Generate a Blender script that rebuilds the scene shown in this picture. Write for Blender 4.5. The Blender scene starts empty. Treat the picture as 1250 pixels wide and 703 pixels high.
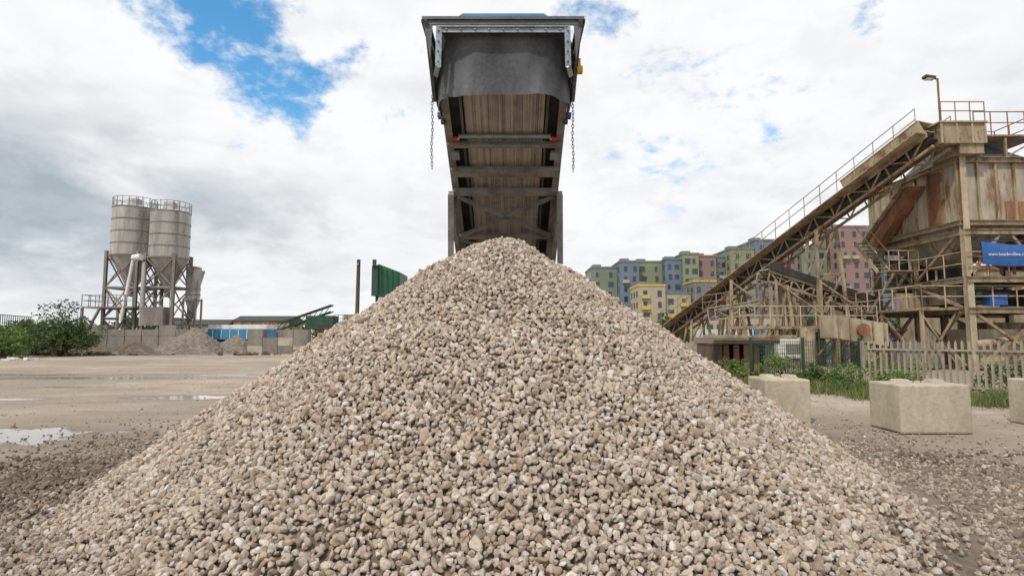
import bpy, math, random
import numpy as np
from mathutils import Vector, Matrix, Euler
random.seed(7); rng=np.random.default_rng(7)
scene=bpy.context.scene
scene.view_settings.view_transform='Standard'
scene.view_settings.look='None'
scene.view_settings.exposure=0

# ------------------------------------------------------------------ materials
def nn(nt,t,**kw):
    n=nt.nodes.new(t)
    for k,v in kw.items(): setattr(n,k,v)
    return n
def L(nt,a,b): nt.links.new(a,b)
def mathn(nt,op,a,b=None,c=None,clamp=False):
    n=nt.nodes.new('ShaderNodeMath'); n.operation=op; n.use_clamp=clamp
    for i,v in enumerate((a,b,c)):
        if v is None: continue
        if isinstance(v,(int,float)): n.inputs[i].default_value=v
        else: nt.links.new(v,n.inputs[i])
    return n.outputs[0]
def mixc(nt,f,a,b,blend='MIX'):
    n=nt.nodes.new('ShaderNodeMix'); n.data_type='RGBA'; n.blend_type=blend
    for idx,v in ((0,f),(6,a),(7,b)):
        if isinstance(v,(int,float)): n.inputs[idx].default_value=v
        elif isinstance(v,(tuple,list)): n.inputs[idx].default_value=(v[0],v[1],v[2],1)
        else: nt.links.new(v,n.inputs[idx])
    return n.outputs[2]
def maprange(nt,v,a,b,c=0.0,d=1.0,smooth=True):
    n=nt.nodes.new('ShaderNodeMapRange'); n.interpolation_type='SMOOTHSTEP' if smooth else 'LINEAR'
    nt.links.new(v,n.inputs[0])
    for i,x in zip((1,2,3,4),(a,b,c,d)): n.inputs[i].default_value=x
    return n.outputs[0]
def noise(nt,vec,scale,detail=4,rough=.55,dist=0,mscale=None,out='Fac'):
    if mscale is not None:
        m=nt.nodes.new('ShaderNodeMapping'); m.inputs['Scale'].default_value=mscale
        nt.links.new(vec,m.inputs['Vector']); vec=m.outputs[0]
    n=nt.nodes.new('ShaderNodeTexNoise'); n.inputs['Scale'].default_value=scale
    n.inputs['Detail'].default_value=detail; n.inputs['Roughness'].default_value=rough
    n.inputs['Distortion'].default_value=dist
    nt.links.new(vec,n.inputs['Vector']); return n.outputs[out]
def newmat(name):
    m=bpy.data.materials.new(name); m.use_nodes=True
    nt=m.node_tree; b=nt.nodes['Principled BSDF']
    return m,nt,b
def bump(nt,b,h,strength=.3,dist=.02):
    n=nt.nodes.new('ShaderNodeBump'); n.inputs['Strength'].default_value=strength
    n.inputs['Distance'].default_value=dist; nt.links.new(h,n.inputs['Height'])
    nt.links.new(n.outputs[0],b.inputs['Normal'])
def M(name,c1,c2=None,scale=2.0,rough=.8,metal=0,rust=0,streak=.25,bmp=.15,rustc=(.15,.07,.035)):
    m,nt,b=newmat(name)
    pos=nn(nt,'ShaderNodeNewGeometry').outputs['Position']
    if c2 is None: c2=tuple(x*.7 for x in c1)
    f=noise(nt,pos,scale,5,.6,0,(1,1,streak))
    f2=noise(nt,pos,scale*6,4,.6,0,(1,1,streak*2))
    f=mathn(nt,'ADD',mathn(nt,'MULTIPLY',f,.7),mathn(nt,'MULTIPLY',f2,.3))
    col=mixc(nt,maprange(nt,f,.36,.64),c2,c1)
    if rust>0:
        r=noise(nt,pos,scale*1.7,6,.68,.3,(1,1,streak*1.6))
        col=mixc(nt,maprange(nt,r,.66-rust*.35,.78-rust*.35),col,rustc)
    L(nt,col,b.inputs['Base Color'])
    b.inputs['Roughness'].default_value=rough; b.inputs['Metallic'].default_value=metal
    if bmp: bump(nt,b,f2,bmp,.02)
    return m
BEIGE=M('beige_painted_steel',(.36,.29,.19),(.20,.15,.095),1.6,.7,0,.42)
BEIGE2=M('pale_beige_steel',(.46,.39,.28),(.27,.215,.145),1.4,.7,0,.27)
RUST=M('rusty_steel',(.30,.15,.07),(.14,.07,.04),1.5,.85,0,.3)
PANEL=M('weathered_panel',(.44,.40,.32),(.24,.20,.15),.9,.7,0,.42,.13,rustc=(.20,.105,.055))
DARK=M('dark_steel',(.06,.055,.05),(.025,.024,.022),3,.7)
GALV=M('galvanised_steel',(.36,.40,.44),(.22,.25,.28),4,.45,.5,0,1)
GREYST=M('dusty_grey_steel',(.29,.28,.265),(.16,.15,.14),4,.6,.25,.03,1)
HOOD=M('dark_grey_steel',(.12,.125,.13),(.07,.07,.07),3,.55,.3,.0,1)
RUBBER=M('black_rubber',(.072,.076,.084),(.026,.028,.032),3.4,.6,0,0,.4,.25)
CONC=M('cast_concrete',(.48,.42,.32),(.33,.28,.205),2.5,.9,0,0,.5,.35)
CONCD=M('dark_concrete',(.26,.235,.20),(.15,.135,.115),.8,.9)
SILO=M('silo_steel',(.46,.44,.42),(.24,.225,.21),.8,.55,.15,.25,.07,rustc=(.20,.17,.145))
SILOL=M('silo_legs',(.27,.245,.22),(.15,.13,.115),.8,.7,0,.2)
BLUE=M('blue_paint',(.02,.11,.36),(.015,.08,.27),2,.5)
BLUEL=M('light_blue_paint',(.05,.25,.45),(.04,.18,.33),1,.5)
WHITE=M('white_paint',(.75,.75,.73),(.55,.54,.5),1,.5)
GREEN=M('green_paint',(.02,.16,.07),(.012,.09,.045),1,.5,0,.1)
DGREEN=M('dark_green_paint',(.02,.07,.045),(.012,.045,.03),1,.6)
YEL=M('yellow_paint',(.65,.38,.02),(.5,.28,.02),3,.5)
RED=M('red_paint',(.45,.04,.03),(.3,.03,.02),3,.5)
ORANGE=M('orange_paint',(.6,.18,.02),(.4,.12,.02),1,.5)
BROWNW=M('weathered_timber',(.13,.085,.06),(.06,.042,.03),2,.9)
FENCEM=M('fence_steel',(.40,.35,.26),(.25,.20,.15),1.5,.6,.1,.15)
GLASS=M('window_glass',(.05,.065,.08),(.03,.04,.05),.3,.12,0,0,1,0)
def belt_mat():
    m,nt,b=newmat('dusty_conveyor_belt')
    pos=nn(nt,'ShaderNodeNewGeometry').outputs['Position']
    s=noise(nt,pos,1,3,.75,0,(85,.25,.25)); s2=noise(nt,pos,6,5,.65); s3=noise(nt,pos,1,2,.5,0,(14,.3,.3))
    f=mathn(nt,'ADD',mathn(nt,'MULTIPLY',s,.62),mathn(nt,'ADD',mathn(nt,'MULTIPLY',s2,.2),mathn(nt,'MULTIPLY',s3,.18)))
    c=mixc(nt,maprange(nt,f,.40,.58),(.14,.128,.115),(.46,.42,.37))
    L(nt,c,b.inputs['Base Color']); b.inputs['Roughness'].default_value=.85
    bump(nt,b,s,.15,.005); return m
BELT=belt_mat()

# ------------------------------------------------------------------ mesh builder
class MB:
    def __init__(s): s.v=[];s.f=[];s.m=[];s.sm=[];s.mats=[]
    def mi(s,mat):
        if mat not in s.mats: s.mats.append(mat)
        return s.mats.index(mat)
    def add(s,vs,fs,mat,smooth=False):
        o=len(s.v); s.v+= [tuple(x) for x in vs]; k=s.mi(mat)
        for f in fs: s.f.append(tuple(i+o for i in f)); s.m.append(k); s.sm.append(smooth)
    def box(s,c,size,mat,rot=None):
        hx,hy,hz=size[0]/2,size[1]/2,size[2]/2
        vs=[Vector((x*hx,y*hy,z*hz)) for x in(-1,1) for y in(-1,1) for z in(-1,1)]
        if rot is not None:
            R=Euler(rot).to_matrix(); vs=[R@v for v in vs]
        c=Vector(c); vs=[v+c for v in vs]
        s.add(vs,[(0,1,3,2),(4,6,7,5),(0,4,5,1),(2,3,7,6),(0,2,6,4),(1,5,7,3)],mat)
    def bx(s,x0,x1,y0,y1,z0,z1,mat): s.box(((x0+x1)/2,(y0+y1)/2,(z0+z1)/2),(x1-x0,y1-y0,z1-z0),mat)
    def beam(s,a,b,w,h,mat,up=(0,0,1)):
        a=Vector(a);b=Vector(b);d=(b-a)
        if d.length<1e-6:return
        d.normalize();u=Vector(up)
        if abs(d.dot(u))>.98: u=Vector((0,1,0))
        sx=d.cross(u).normalized(); sz=sx.cross(d).normalized()
        vs=[]
        for p in(a,b):
            for i,j in((-1,-1),(1,-1),(1,1),(-1,1)): vs.append(p+sx*(i*w/2)+sz*(j*h/2))
        s.add(vs,[(0,3,2,1),(4,5,6,7),(0,1,5,4),(1,2,6,5),(2,3,7,6),(3,0,4,7)],mat)
    def hbeam(s,a,b,w,h,mat,t=.025,up=(0,0,1)):
        a=Vector(a);b=Vector(b);d=(b-a).normalized();u=Vector(up)
        if abs(d.dot(u))>.98: u=Vector((0,1,0))
        sx=d.cross(u).normalized(); sz=sx.cross(d).normalized()
        s.beam(a+sz*(h/2-t/2),b+sz*(h/2-t/2),w,t,mat,up)
        s.beam(a-sz*(h/2-t/2),b-sz*(h/2-t/2),w,t,mat,up)
        s.beam(a,b,t,h-2*t,mat,up)
    def tube(s,a,b,r1,mat,r2=None,n=12,caps=True,smooth=True):
        a=Vector(a);b=Vector(b); r2=r1 if r2 is None else r2
        d=(b-a).normalized();u=Vector((0,0,1)) if abs(d.z)<.95 else Vector((1,0,0))
        sx=d.cross(u).normalized();sy=sx.cross(d)
        vs=[]
        for p,r in((a,r1),(b,r2)):
            for i in range(n):
                t=2*math.pi*i/n; vs.append(p+sx*math.cos(t)*r+sy*math.sin(t)*r)
        s.add(vs,[(i,(i+1)%n,n+(i+1)%n,n+i) for i in range(n)],mat,smooth)
        if caps: s.add(vs,[tuple(range(n))[::-1],tuple(range(n,2*n))],mat)
    def extr(s,poly,off,mat):
        n=len(poly); off=Vector(off); vs=[Vector(p) for p in poly]+[Vector(p)+off for p in poly]
        s.add(vs,[tuple(range(n))[::-1],tuple(range(n,2*n))]+[(i,(i+1)%n,n+(i+1)%n,n+i) for i in range(n)],mat)
    def rail(s,a,b,mat,h=1.1,n=6,r=.025):
        a=Vector(a);b=Vector(b);z=Vector((0,0,1))
        for hh in(h,h*.52): s.tube(a+z*hh,b+z*hh,r,mat,n=6)
        for i in range(n+1):
            p=a.lerp(b,i/n); s.tube(p,p+z*h,r,mat,n=6)
    def obj(s,name,bevel=0,parent=None):
        vs=np.array(s.v); o=Vector(((vs[:,0].min()+vs[:,0].max())/2,(vs[:,1].min()+vs[:,1].max())/2,vs[:,2].min()))
        me=bpy.data.meshes.new(name); me.from_pydata([tuple(Vector(v)-o) for v in s.v],[],s.f)
        for m in s.mats: me.materials.append(m)
        me.polygons.foreach_set('material_index',s.m); me.polygons.foreach_set('use_smooth',s.sm)
        me.update()
        ob=bpy.data.objects.new(name,me); ob.location=o; scene.collection.objects.link(ob)
        if bevel:
            b=ob.modifiers.new('bevel','BEVEL'); b.width=bevel; b.segments=2; b.limit_method='ANGLE'
        if parent is not None:
            ob.parent=parent; ob.location=o-parent.location
        return ob

# ------------------------------------------------------------------ camera
cam=bpy.data.cameras.new('camera'); cam.lens=20; cam.sensor_width=36; cam.clip_end=5000; cam.clip_start=.05
co=bpy.data.objects.new('camera',cam); co.location=(0,0,1.6); co.rotation_euler=(math.radians(94.8),0,0)
scene.collection.objects.link(co); scene.camera=co

# ------------------------------------------------------------------ light
SUN_EL=math.radians(52); SUN_AZ=math.radians(215)
sd=Vector((math.sin(SUN_AZ)*math.cos(SUN_EL),math.cos(SUN_AZ)*math.cos(SUN_EL),math.sin(SUN_EL)))
sl=bpy.data.lights.new('sun','SUN'); sl.energy=2.7; sl.angle=math.radians(2.0); sl.color=(1,.94,.85)
so=bpy.data.objects.new('sun',sl); so.rotation_euler=sd.to_track_quat('Z','Y').to_euler(); so.location=(0,0,50)
scene.collection.objects.link(so)
w=bpy.data.worlds.new('World'); scene.world=w; w.use_nodes=True; nt=w.node_tree; nt.nodes.clear()
out=nn(nt,'ShaderNodeOutputWorld')
sky=nn(nt,'ShaderNodeTexSky'); sky.sky_type='NISHITA'; sky.sun_disc=False; sky.sun_elevation=SUN_EL; sky.sun_rotation=SUN_AZ
hs=nn(nt,'ShaderNodeHueSaturation'); hs.inputs['Hue'].default_value=.488; hs.inputs['Saturation'].default_value=1.35; hs.inputs['Value'].default_value=1.95
L(nt,sky.outputs[0],hs.inputs['Color'])
bg1=nn(nt,'ShaderNodeBackground'); bg1.inputs[1].default_value=.11; L(nt,hs.outputs[0],bg1.inputs[0])
tc=nn(nt,'ShaderNodeTexCoord').outputs['Generated']
sp=nn(nt,'ShaderNodeSeparateXYZ'); L(nt,tc,sp.inputs[0])
den=mathn(nt,'ADD',mathn(nt,'MAXIMUM',sp.outputs[2],0),.32)
vs=nn(nt,'ShaderNodeVectorMath'); vs.operation='SCALE'; L(nt,tc,vs.inputs[0]); L(nt,mathn(nt,'DIVIDE',1,den),vs.inputs['Scale'])
P=vs.outputs[0]
n1=noise(nt,P,3.4,10,.62,.15)
n1b=noise(nt,P,13,7,.62,.2)
wc=noise(nt,tc,5.5,6,.6,0,None,'Color')
ws=nn(nt,'ShaderNodeVectorMath'); ws.operation='SUBTRACT'; L(nt,wc,ws.inputs[0]); ws.inputs[1].default_value=(.5,.5,.5)
wm=nn(nt,'ShaderNodeVectorMath'); wm.operation='SCALE'; L(nt,ws.outputs[0],wm.inputs[0]); wm.inputs['Scale'].default_value=.42
wa=nn(nt,'ShaderNodeVectorMath'); wa.operation='ADD'; L(nt,tc,wa.inputs[0]); L(nt,wm.outputs[0],wa.inputs[1])
tw=wa.outputs[0]
def blob(c,r0,r1,s,sc=(1,1,1),src=None):
    a=nn(nt,'ShaderNodeVectorMath'); a.operation='SUBTRACT'; L(nt,src or tw,a.inputs[0]); a.inputs[1].default_value=c
    m=nn(nt,'ShaderNodeVectorMath'); m.operation='MULTIPLY'; L(nt,a.outputs[0],m.inputs[0]); m.inputs[1].default_value=sc
    l=nn(nt,'ShaderNodeVectorMath'); l.operation='LENGTH'; L(nt,m.outputs[0],l.inputs[0])
    return maprange(nt,l.outputs['Value'],r0,r1,s,0)
hol=None
for c,r0,r1,s,sc in [((-.385,.80,.455),.02,.20,.35,(1.1,.5,.9)),((-.62,.68,.46),.0,.15,.30,(.8,1,1.8)),((.26,.885,.38),.02,.28,.135,(1,1,1)),
    ((.55,.71,.485),.02,.14,.24,(.6,1,1.8)),((.13,.87,.49),.0,.10,.15,(.6,1,1.2)),((0,.2,.97),.1,.7,.2,(1,1,1)),((.3,-.8,.4),.1,.6,.2,(1,1,1))]:
    b=blob(c,r0,r1,s,sc); hol=b if hol is None else mathn(nt,'ADD',hol,b)
cov=mathn(nt,'SUBTRACT',mathn(nt,'ADD',mathn(nt,'ADD',n1,mathn(nt,'MULTIPLY',mathn(nt,'SUBTRACT',n1b,.5),.45)),.24),hol)
fac=maprange(nt,cov,.38,.62)
n2=noise(nt,P,2.2,8,.6,.3); n3=noise(nt,tc,5,6,.55,.2,(1,1,2.2)); n4=noise(nt,P,6,8,.6,.2)
left=blob((-.66,.74,.17),.08,.60,1.0,(.8,1,3.2),tc)
g1=mathn(nt,'MULTIPLY',maprange(nt,n2,.46,.70),.20)
g1=mathn(nt,'ADD',g1,mathn(nt,'MULTIPLY',maprange(nt,n4,.46,.68),.15))
g2=mathn(nt,'MULTIPLY',left,maprange(nt,n3,.32,.60,.15,1.0))
g=mathn(nt,'ADD',g1,mathn(nt,'MULTIPLY',g2,.88),clamp=True)
right=mathn(nt,'MULTIPLY',blob((.7,.6,.28),.05,.5,.22,(1,1,2.4),tc),maprange(nt,n3,.4,.65))
g=mathn(nt,'ADD',g,right,clamp=True)
ccol=mixc(nt,g,(.98,.985,.995),(.42,.475,.53))
bg2=nn(nt,'ShaderNodeBackground'); bg2.inputs[1].default_value=1.0; L(nt,ccol,bg2.inputs[0])
mx=nn(nt,'ShaderNodeMixShader'); L(nt,fac,mx.inputs[0]); L(nt,bg1.outputs[0],mx.inputs[1]); L(nt,bg2.outputs[0],mx.inputs[2]); L(nt,mx.outputs[0],out.inputs[0])

# ------------------------------------------------------------------ ground (puddles are wet hollows in the dirt material)
def ground_mat():
    m,nt,b=newmat('compacted_dirt')
    pos=nn(nt,'ShaderNodeNewGeometry').outputs['Position']
    a=noise(nt,pos,.16,7,.6,.5); c=noise(nt,pos,1.1,6,.65,.3); d=noise(nt,pos,14,5,.7); e=noise(nt,pos,60,2,.6)
    tr=noise(nt,pos,.7,4,.6,.4,(.25,1.6,1))
    col=mixc(nt,maprange(nt,a,.38,.62),(.29,.235,.18),(.455,.38,.30))
    col=mixc(nt,maprange(nt,tr,.48,.66,0,.6),col,(.235,.185,.14))
    col=mixc(nt,maprange(nt,c,.35,.68,0,.55),col,(.26,.205,.15))
    col=mixc(nt,maprange(nt,d,.45,.7,0,.55),col,(.17,.13,.098))
    col=mixc(nt,maprange(nt,e,.58,.72,0,.6),col,(.56,.50,.42))
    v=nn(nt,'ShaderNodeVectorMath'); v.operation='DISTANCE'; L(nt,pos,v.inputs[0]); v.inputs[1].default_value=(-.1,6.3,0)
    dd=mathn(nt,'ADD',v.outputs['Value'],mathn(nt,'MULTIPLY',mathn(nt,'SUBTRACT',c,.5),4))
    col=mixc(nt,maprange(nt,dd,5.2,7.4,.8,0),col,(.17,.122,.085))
    wet=None
    for cx,cy,rx,ry in [(-8.7,9.3,2.3,.8),(-8.3,15,1.4,.6),(-16.2,21.8,5.2,.7),(-12.5,14.6,.8,.3),(-13.5,23.6,3.6,.45),(-21,23.5,3.8,.6),(-14,18,1.2,.3)]:
        s_=nn(nt,'ShaderNodeVectorMath'); s_.operation='SUBTRACT'; L(nt,pos,s_.inputs[0]); s_.inputs[1].default_value=(cx,cy,0)
        m_=nn(nt,'ShaderNodeVectorMath'); m_.operation='MULTIPLY'; L(nt,s_.outputs[0],m_.inputs[0]); m_.inputs[1].default_value=(1/rx,1/ry,0)
        l_=nn(nt,'ShaderNodeVectorMath'); l_.operation='LENGTH'; L(nt,m_.outputs[0],l_.inputs[0])
        q=mathn(nt,'ADD',l_.outputs['Value'],mathn(nt,'MULTIPLY',mathn(nt,'SUBTRACT',c,.5),2.0))
        q=mathn(nt,'ADD',q,mathn(nt,'MULTIPLY',mathn(nt,'SUBTRACT',d,.5),.5))
        wet=q if wet is None else mathn(nt,'MINIMUM',wet,q)
    water=maprange(nt,wet,.84,.96,1,0); damp=maprange(nt,wet,.9,1.7,.7,0)
    col=mixc(nt,damp,col,(.20,.155,.115)); col=mixc(nt,water,col,(.42,.39,.35))
    L(nt,col,b.inputs['Base Color'])
    L(nt,mathn(nt,'SUBTRACT',.95,mathn(nt,'MULTIPLY',water,.87)),b.inputs['Roughness'])
    h=mathn(nt,'ADD',mathn(nt,'MULTIPLY',c,1.5),mathn(nt,'ADD',d,mathn(nt,'MULTIPLY',e,.5)))
    h=mathn(nt,'MULTIPLY',h,mathn(nt,'SUBTRACT',1,water))
    bump(nt,b,h,.6,.05); return m
GM=ground_mat()
def gz(x,y):
    return 0.02*np.sin(x*.9+1.3*np.sin(y*.5))*np.cos(y*.7)*np.clip((9-np.hypot(x,y-6))/3,0,1)
gx=np.concatenate([[-1500,-600,-250,-120,-70],np.linspace(-45,45,181),[70,120,250,600,1500]])
gy=np.concatenate([[-1500,-300,-80,-30],np.linspace(-10,50,121),[70,120,250,600,1600]])
X,Y=np.meshgrid(gx,gy); Z=gz(X,Y)
me=bpy.data.meshes.new('ground'); nx,ny=len(gx),len(gy)
me.from_pydata(np.stack([X.ravel(),Y.ravel(),Z.ravel()],1).tolist(),[],[(j*nx+i,j*nx+i+1,(j+1)*nx+i+1,(j+1)*nx+i) for j in range(ny-1) for i in range(nx-1)])
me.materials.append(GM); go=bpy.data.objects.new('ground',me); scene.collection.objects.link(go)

# ------------------------------------------------------------------ gravel pile
PX,PY=-.14,6.5
def pile_h(x,y):
    r=np.hypot(x-PX,y-PY); th=np.arctan2(y-PY,x-PX)
    R=r*(1+.018*np.sin(3*th+1)+.012*np.sin(7*th)+.006*np.sin(17*th+2))
    z=2.70+.715*.30-.715*np.sqrt(R*R+.30**2)
    z=z+.022*np.sin(x*5+y*3)*np.sin(y*6-x*2)+.015*np.sin(x*11)*np.sin(y*9+1)
    k=.10
    return k*np.log1p(np.exp(np.clip(z/k,-30,30)))
def stone_mat():
    m,nt,b=newmat('limestone_gravel')
    oi=nn(nt,'ShaderNodeObjectInfo').outputs['Random']
    cr=nn(nt,'ShaderNodeValToRGB'); L(nt,oi,cr.inputs[0]); e=cr.color_ramp.elements
    cols=[(0,(.27,.19,.13)),(.08,(.42,.315,.225)),(.22,(.60,.49,.385)),(.40,(.68,.59,.50)),(.50,(.47,.355,.265)),(.60,(.63,.525,.43)),(.74,(.76,.70,.63)),(.85,(.36,.30,.25)),(.92,(.62,.50,.41)),(1,(.82,.78,.73))]
    e[0].position=0; e[0].color=(*cols[0][1],1); e[1].position=1; e[1].color=(*cols[-1][1],1)
    for p,c in cols[1:-1]:
        k=e.new(p); k.color=(*c,1)
    at=nn(nt,'ShaderNodeAttribute'); at.attribute_type='INSTANCER'; at.attribute_name='tint'
    tcn=nn(nt,'ShaderNodeTexCoord').outputs['Object']
    f=noise(nt,tcn,3.0,5,.65); f2=noise(nt,tcn,14,3,.6)
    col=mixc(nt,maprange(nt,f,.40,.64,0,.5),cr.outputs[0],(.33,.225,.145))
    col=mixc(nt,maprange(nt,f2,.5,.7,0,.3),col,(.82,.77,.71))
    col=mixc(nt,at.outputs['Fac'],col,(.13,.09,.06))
    L(nt,col,b.inputs['Base Color']); b.inputs['Roughness'].default_value=.9
    bump(nt,b,f2,.5,.12); return m
SM=stone_mat()
import bmesh
scol=bpy.data.collections.new('gravel_stones')
for i in range(16):
    bm=bmesh.new(); bmesh.ops.create_icosphere(bm,subdivisions=3,radius=.5)
    r=random.Random(i)
    planes=[]
    for k in range(11):
        n=Vector((r.gauss(0,1),r.gauss(0,1),r.gauss(0,1))).normalized(); planes.append((n,r.uniform(.26,.42)))
    for v in bm.verts:
        p=v.co
        for n,d in planes:
            q=p.dot(n)
            if q>d: p=p-n*(q-d)*.96
        v.co=p
    sx,sy,sz=r.uniform(1.1,1.45),r.uniform(.92,1.15),r.uniform(.70,.95)
    for v in bm.verts: v.co=Vector((v.co.x*sx,v.co.y*sy,v.co.z*sz))
    me=bpy.data.meshes.new('stone'); bm.to_mesh(me); bm.free(); me.materials.append(SM)
    for p in me.polygons: p.use_smooth=(i%2==0)
    scol.objects.link(bpy.data.objects.new('stone',me))
def gn_group():
    ng=bpy.data.node_groups.new('scatter_stones','GeometryNodeTree')
    ng.interface.new_socket(name='Geometry',in_out='INPUT',socket_type='NodeSocketGeometry')
    ng.interface.new_socket(name='Geometry',in_out='OUTPUT',socket_type='NodeSocketGeometry')
    gi=ng.nodes.new('NodeGroupInput'); g_o=ng.nodes.new('NodeGroupOutput')
    ci=ng.nodes.new('GeometryNodeCollectionInfo'); ci.inputs['Collection'].default_value=scol
    ci.inputs['Separate Children'].default_value=True; ci.inputs['Reset Children'].default_value=True
    ip=ng.nodes.new('GeometryNodeInstanceOnPoints'); ip.inputs['Pick Instance'].default_value=True
    def na(n,t):
        a=ng.nodes.new('GeometryNodeInputNamedAttribute'); a.data_type=t; a.inputs['Name'].default_value=n
        return [o for o in a.outputs if o.enabled and o.name=='Attribute'][0]
    ng.links.new(gi.outputs[0],ip.inputs['Points']); ng.links.new(ci.outputs[0],ip.inputs['Instance'])
    ng.links.new(na('idx','INT'),ip.inputs['Instance Index'])
    ng.links.new(na('rot','FLOAT_VECTOR'),ip.inputs['Rotation'])
    ng.links.new(na('scl','FLOAT_VECTOR'),ip.inputs['Scale'])
    ng.links.new(ip.outputs[0],g_o.inputs[0]); return ng
NG=gn_group()
def scatter(name,pts,size,tint,parent=None):
    n=len(pts); me=bpy.data.meshes.new(name); me.vertices.add(n); me.vertices.foreach_set('co',pts.astype(np.float32).ravel())
    a=me.attributes.new('rot','FLOAT_VECTOR','POINT'); a.data.foreach_set('vector',rng.uniform(0,6.283,(n,3)).astype(np.float32).ravel())
    s=np.repeat(size[:,None],3,1)*rng.uniform(.85,1.15,(n,3)); a=me.attributes.new('scl','FLOAT_VECTOR','POINT'); a.data.foreach_set('vector',s.astype(np.float32).ravel())
    a=me.attributes.new('idx','INT','POINT'); a.data.foreach_set('value',rng.integers(0,16,n).astype(np.int32))
    a=me.attributes.new('tint','FLOAT','POINT'); a.data.foreach_set('value',tint.astype(np.float32))
    o=bpy.data.objects.new(name,me); scene.collection.objects.link(o)
    md=o.modifiers.new('scatter','NODES'); md.node_group=NG
    if parent: o.parent=parent
    return o
PB=M('gravel_fines',(.20,.15,.11),(.10,.075,.055),9,.95,0,0,1,.6)
g=np.linspace(-6,6,161); X,Y=np.meshgrid(g+PX,g+PY); Z=pile_h(X,Y)-.03; N=161
rr=np.hypot(X-PX,Y-PY); Z=np.where(rr>5.2,-.05,Z)
me=bpy.data.meshes.new('gravel_pile'); me.from_pydata(np.stack([X.ravel(),Y.ravel(),Z.ravel()],1).tolist(),[],[(j*N+i,j*N+i+1,(j+1)*N+i+1,(j+1)*N+i) for j in range(N-1) for i in range(N-1)])
me.materials.append(PB); pile=bpy.data.objects.new('gravel_pile',me); scene.collection.objects.link(pile)
for p in me.polygons:p.use_smooth=True
pts=[];sz=[];tn=[]
for layer,(sp_,lo,hi) in enumerate([(.032,.030,.046),(.046,.032,.060)]):
    a=np.arange(-4.9,4.9,sp_); X,Y=np.meshgrid(a,a); X=X.ravel()+rng.uniform(-.5,.5,X.size)*sp_; Y=Y.ravel()+rng.uniform(-.5,.5,Y.size)*sp_
    r=np.hypot(X,Y); ang=np.arctan2(Y,X); edge=4.35+.22*np.sin(5*ang+1)+.14*np.sin(11*ang)
    keep=(rng.random(r.size)<np.clip((edge-r)/.75,.0,1))&~((Y>2.2)&(rng.random(r.size)<.25)); X=X[keep]+PX;Y=Y[keep]+PY
    s=rng.uniform(lo,hi,X.size)*np.where(rng.random(X.size)<.08,1.3,1)
    z=np.maximum(pile_h(X,Y),gz(X,Y))+s*(.0 if layer==0 else .32)-.010+rng.uniform(-.006,.012,X.size)
    pts.append(np.stack([X,Y,z],1)); sz.append(s)
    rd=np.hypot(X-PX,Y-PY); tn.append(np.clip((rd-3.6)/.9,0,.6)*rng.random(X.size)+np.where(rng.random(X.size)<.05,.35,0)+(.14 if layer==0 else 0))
pts=np.concatenate(pts);sz=np.concatenate(sz);tn=np.concatenate(tn)
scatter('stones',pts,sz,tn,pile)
n=40000; th=rng.uniform(0,2*math.pi,n); r=3.9+rng.exponential(1.0,n); X=PX+r*np.cos(th)*1.12; Y=PY+r*np.sin(th)*.98
cl=np.sin(X*2.3+np.sin(Y*1.9)*1.5)*np.sin(Y*2.7+1)
k=(Y>1.0)&(np.hypot(X-PX,Y-PY)>3.8)&(rng.random(n)<.66+.34*cl); X=X[k];Y=Y[k]
s=rng.uniform(.014,.048,X.size)*np.where(rng.random(X.size)<.07,1.7,1)
z=np.maximum(gz(X,Y),pile_h(X,Y)*.9)+s*.2
tt=.06+rng.random(X.size)**1.1*.72; tt=np.where(X<-4.2,np.clip(tt+.14,0,.95),tt)
scatter('loose_stones',np.stack([X,Y,z],1),s,tt)
n=5000; X=rng.uniform(-22,20,n);Y=rng.uniform(3,28,n); s=rng.uniform(.010,.035,n)
scatter('loose_stones',np.stack([X,Y,gz(X,Y)+s*.2],1),s,.2+rng.random(n)*.5)
n=1100; t=rng.random(n); X=-5.2-rng.exponential(.9,n)+t*.4; Y=3.2+t*4.2+rng.normal(0,.3,n); s=rng.uniform(.03,.10,n)
scatter('earth_clods',np.stack([X,Y,s*.15],1),s,.72+rng.random(n)*.25)
n=500; X=5.2+rng.exponential(.8,n); Y=rng.uniform(3,8,n); s=rng.uniform(.025,.075,n)
scatter('earth_clods',np.stack([X,Y,s*.15],1),s,.7+rng.random(n)*.3)

# torn scrap of blue plastic lying on the stones
mb=MB(); z0=float(pile_h(np.array([1.20]),np.array([2.74]))[0])+.055
v=[(1.15,2.68,z0-.01),(1.20,2.665,z0),(1.255,2.69,z0+.012),(1.16,2.72,z0+.03),(1.21,2.715,z0+.05),(1.25,2.74,z0+.035),(1.18,2.76,z0+.04),(1.22,2.77,z0+.05)]
mb.add(v,[(0,1,4,3),(1,2,5,4),(3,4,7,6),(4,5,7)],BLUEL)
mb.obj('blue_plastic_scrap')

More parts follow.
